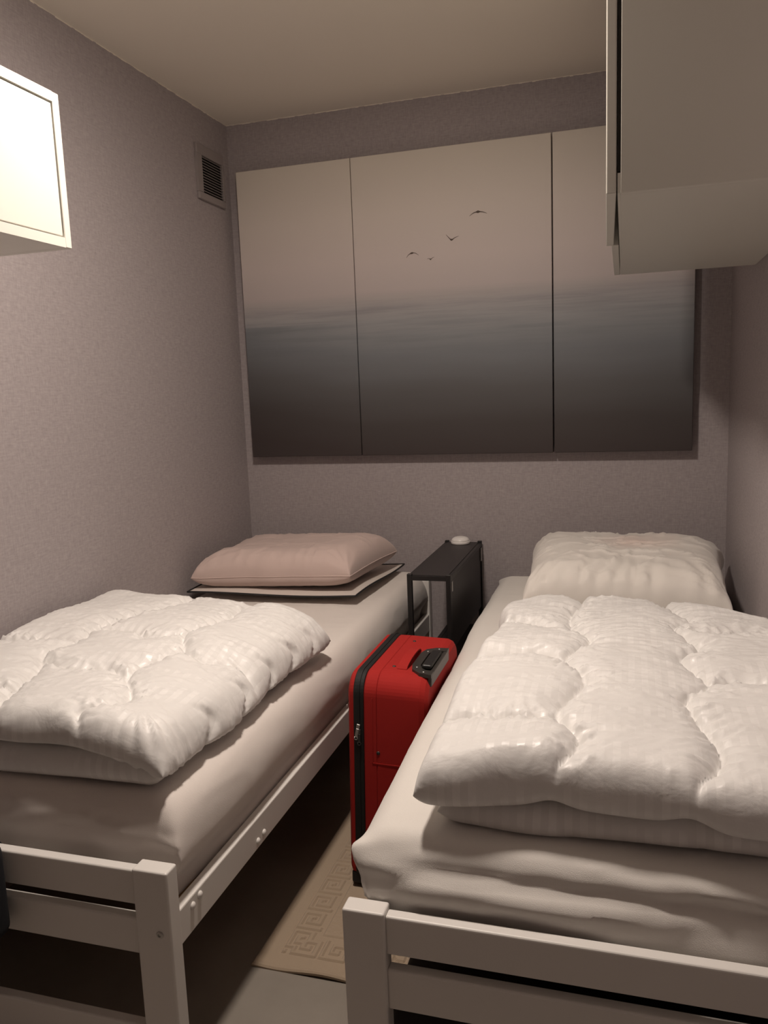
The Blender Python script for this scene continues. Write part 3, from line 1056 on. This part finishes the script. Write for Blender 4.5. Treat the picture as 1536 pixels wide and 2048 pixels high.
# front corner patch seam and lower pocket edge
bm = bmesh.new()
box(bm, 1.020, 1.150, SY0 - 0.0008, SY0 + 0.002, 0.366, 0.369)
box(bm, 1.020, 1.023, SY0 - 0.0008, SY0 + 0.002, 0.365, 0.545, 0.0006, 1)
obj('seam_piping', bm, M['red'], case)
# red carry strap on top
bm = bmesh.new()
P_ = []
for t in np.linspace(0, 1, 20):
    P_.append((1.083 + 0.004 * math.sin(t * 3.1), -1.362 + 0.160 * t, SZ1 - 0.003 + 0.019 * math.sin(math.pi * t) ** 0.6))
rings = []
for i, p in enumerate(P_):
    rings.append([bm.verts.new((p[0] + dx, p[1], p[2] + dz)) for dx, dz in ((-0.013, 0), (0.013, 0), (0.013, 0.004), (-0.013, 0.004))])
for a, b in zip(rings, rings[1:]):
    for i in range(4):
        bm.faces.new((a[i], a[(i + 1) % 4], b[(i + 1) % 4], b[i]))
bm.faces.new(rings[0]); bm.faces.new(rings[-1][::-1])
bmesh.ops.recalc_face_normals(bm, faces=bm.faces)
obj('carry_strap', bm, M['red'], case, label='red carry strap')
# telescopic handle housing
hd = None
bm = bmesh.new()
zz = SZ1
outer = [(1.170, -1.400), (1.136, -1.392), (1.112, -1.368), (1.104, -1.335), (1.104, -1.235), (1.112, -1.205), (1.136, -1.186), (1.170, -1.180)]
inner = [(1.170, -1.372), (1.148, -1.368), (1.132, -1.352), (1.126, -1.330), (1.126, -1.240), (1.132, -1.222), (1.148, -1.210), (1.170, -1.208)]
def lay(pts, z_):
    return [bm.verts.new((p[0], p[1], z_)) for p in pts]
o0, o1, i1, i0 = lay(outer, zz - 0.004), lay(outer, zz + 0.006), lay(inner, zz + 0.006), lay(inner, zz - 0.0002)
for A_, B_ in ((o0, o1), (o1, i1), (i1, i0)):
    for i in range(7):
        bm.faces.new((A_[i], A_[i + 1], B_[i + 1], B_[i]))
for e_ in (0, 7):
    bm.faces.new((o0[e_], o1[e_], i1[e_], i0[e_]))
bm.faces.new(i0)
bmesh.ops.recalc_face_normals(bm, faces=bm.faces)
box(bm, 1.160, 1.1705, -1.396, -1.184, zz - 0.028, zz + 0.005, 0.002, 1)
hh = obj('handle_housing', bm, M['dark_plastic'], case, label='dark grey plastic handle housing')
for (sx_, sy_) in ((1.121, -1.352), (1.146, -1.382), (1.120, -1.222), (1.146, -1.196)):
    obj('screw', lathe(bmesh.new(), [(0.0036, 0), (0.0032, 0.001), (0.001, 0.0016)], (sx_, sy_, zz + 0.0058), seg=12), M['steel'], hh, smooth=True, label='bright screw')
bm = bmesh.new()
box(bm, 1.133, 1.160, -1.352, -1.226, zz + 0.001, zz + 0.014, 0.005, 3)
obj('pull_grip', bm, M['black_metal'], case, label='black pull out grip')
# feet and wheels
bm = bmesh.new()
box(bm, 0.957, 1.162, SY0 + 0.004, SY0 + 0.045, 0.014, 0.050, 0.006, 2)
obj('corner_guard', bm, M['black_zip'], case, label='black bottom guard')
for wx in (0.975, 1.150):
    for wy in (SY0 + 0.035, SY1 - 0.035):
        bm = bmesh.new()
        cyl(bm, (wx, wy, 0.0312), 0.020, 0.016, 'x', 20)
        obj('wheel', bm, M['black_zip'], case)

# the case leans a touch towards the right mattress
case.rotation_euler = (0, math.radians(1.7), 0)
case.location.x -= 0.018
case.location.z += 0.003

# ================================================================ rug with a greek key border
RX0, RX1, RY0, RY1 = 0.803, 1.222, -1.764, -0.900
KEY = ["1111111.",
       "1.....1.",
       "1.111.1.",
       "1.1.1.1.",
       "1.1...1.",
       "1.11111.",
       "1.......",
       "........"]


def key_at(a, b, cell=0.0092):
    i = int(a / cell) % 8
    j = int(b / cell)
    if 0 <= j < 8:
        return KEY[j][i] == '1'
    return False


bm = bmesh.new()
st = 0.0040
nx, ny = int((RX1 - RX0) / st), int((RY1 - RY0) / st)
grid = []
wv = lambda x_, y_: 0.004 * max(0, 1 - (y_ - RY0) / 0.05) * (0.6 + math.sin(x_ * 26 + 1.2))
for i in range(nx + 1):
    row = []
    for j in range(ny + 1):
        x_ = RX0 + (RX1 - RX0) * i / nx
        y_ = RY0 + (RY1 - RY0) * j / ny
        dx = min(x_ - RX0, RX1 - x_)
        dy = min(y_ - RY0, RY1 - y_)
        h = 0.0075
        e = min(dx, dy)
        if e < 0.004:
            h = 0.005
        elif e < 0.012:
            h = 0.0085
        elif e < 0.050:
            h = 0.0075
        elif e < 0.054:
            h = 0.0060
        elif e < 0.128:
            if dy <= dx:
                on = key_at(x_ - RX0, dy - 0.054)
            else:
                on = key_at(y_ - RY0, dx - 0.054)
            h = 0.0102 if on else 0.0062
        elif e < 0.132:
            h = 0.0060
        else:
            h = 0.0085 + 0.0008 * (hash((i // 2, j // 2)) % 7) / 7
        row.append(bm.verts.new((x_, y_, h + wv(x_, y_))))
    grid.append(row)
for i in range(nx):
    for j in range(ny):
        bm.faces.new((grid[i][j], grid[i + 1][j], grid[i + 1][j + 1], grid[i][j + 1]))
bnd = [grid[i][0] for i in range(nx + 1)] + [grid[nx][j] for j in range(1, ny + 1)] + \
      [grid[i][ny] for i in range(nx - 1, -1, -1)] + [grid[0][j] for j in range(ny - 1, 0, -1)]
low = [bm.verts.new((v.co.x, v.co.y, 0.0006 + wv(v.co.x, v.co.y) * 0.8)) for v in bnd]
for i in range(len(bnd)):
    k_ = (i + 1) % len(bnd)
    bm.faces.new((bnd[i], low[i], low[k_], bnd[k_]))
o = obj('rug', bm, M['rug'], smooth=False)
tag(o, 'beige terry bath mat with raised key pattern border on the floor between the beds', 'rug')

# ================================================================ dark things half hidden
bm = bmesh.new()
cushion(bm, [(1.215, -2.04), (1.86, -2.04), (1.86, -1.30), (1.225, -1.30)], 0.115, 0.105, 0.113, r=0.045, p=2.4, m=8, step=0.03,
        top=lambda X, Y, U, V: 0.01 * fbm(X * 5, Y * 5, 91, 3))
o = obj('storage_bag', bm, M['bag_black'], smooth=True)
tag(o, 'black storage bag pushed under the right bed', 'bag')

bg = thing('cloth_bag', 'dark navy bag hanging on the left bed foot rail at the photo edge', 'bag', (0.40, -2.16, 0.30))
bm = bmesh.new()
prof_n = 24
def soft_bag(bm_, x0_, x1_, y0_, y1_, z0_, z1_):
    box(bm_, x0_, x1_, y0_, y1_, z0_, z1_, bev=0.026, seg=5)
soft_bag(bm, 0.225, 0.492, -2.205, -2.130, 0.30, 0.497)
obj('pouch', bm, M['navy'], bg, smooth=True)
for xx in (0.30, 0.44):
    bm = bmesh.new()
    tube(bm, [(xx, -2.150, 0.46), (xx, -2.126, 0.476), (xx, -2.108, 0.4675), (xx, -2.100, 0.465), (xx, -2.0935, 0.455), (xx, -2.0935, 0.42)], 0.0035, 8)
    obj('strap', bm, M['navy'], bg, smooth=True)
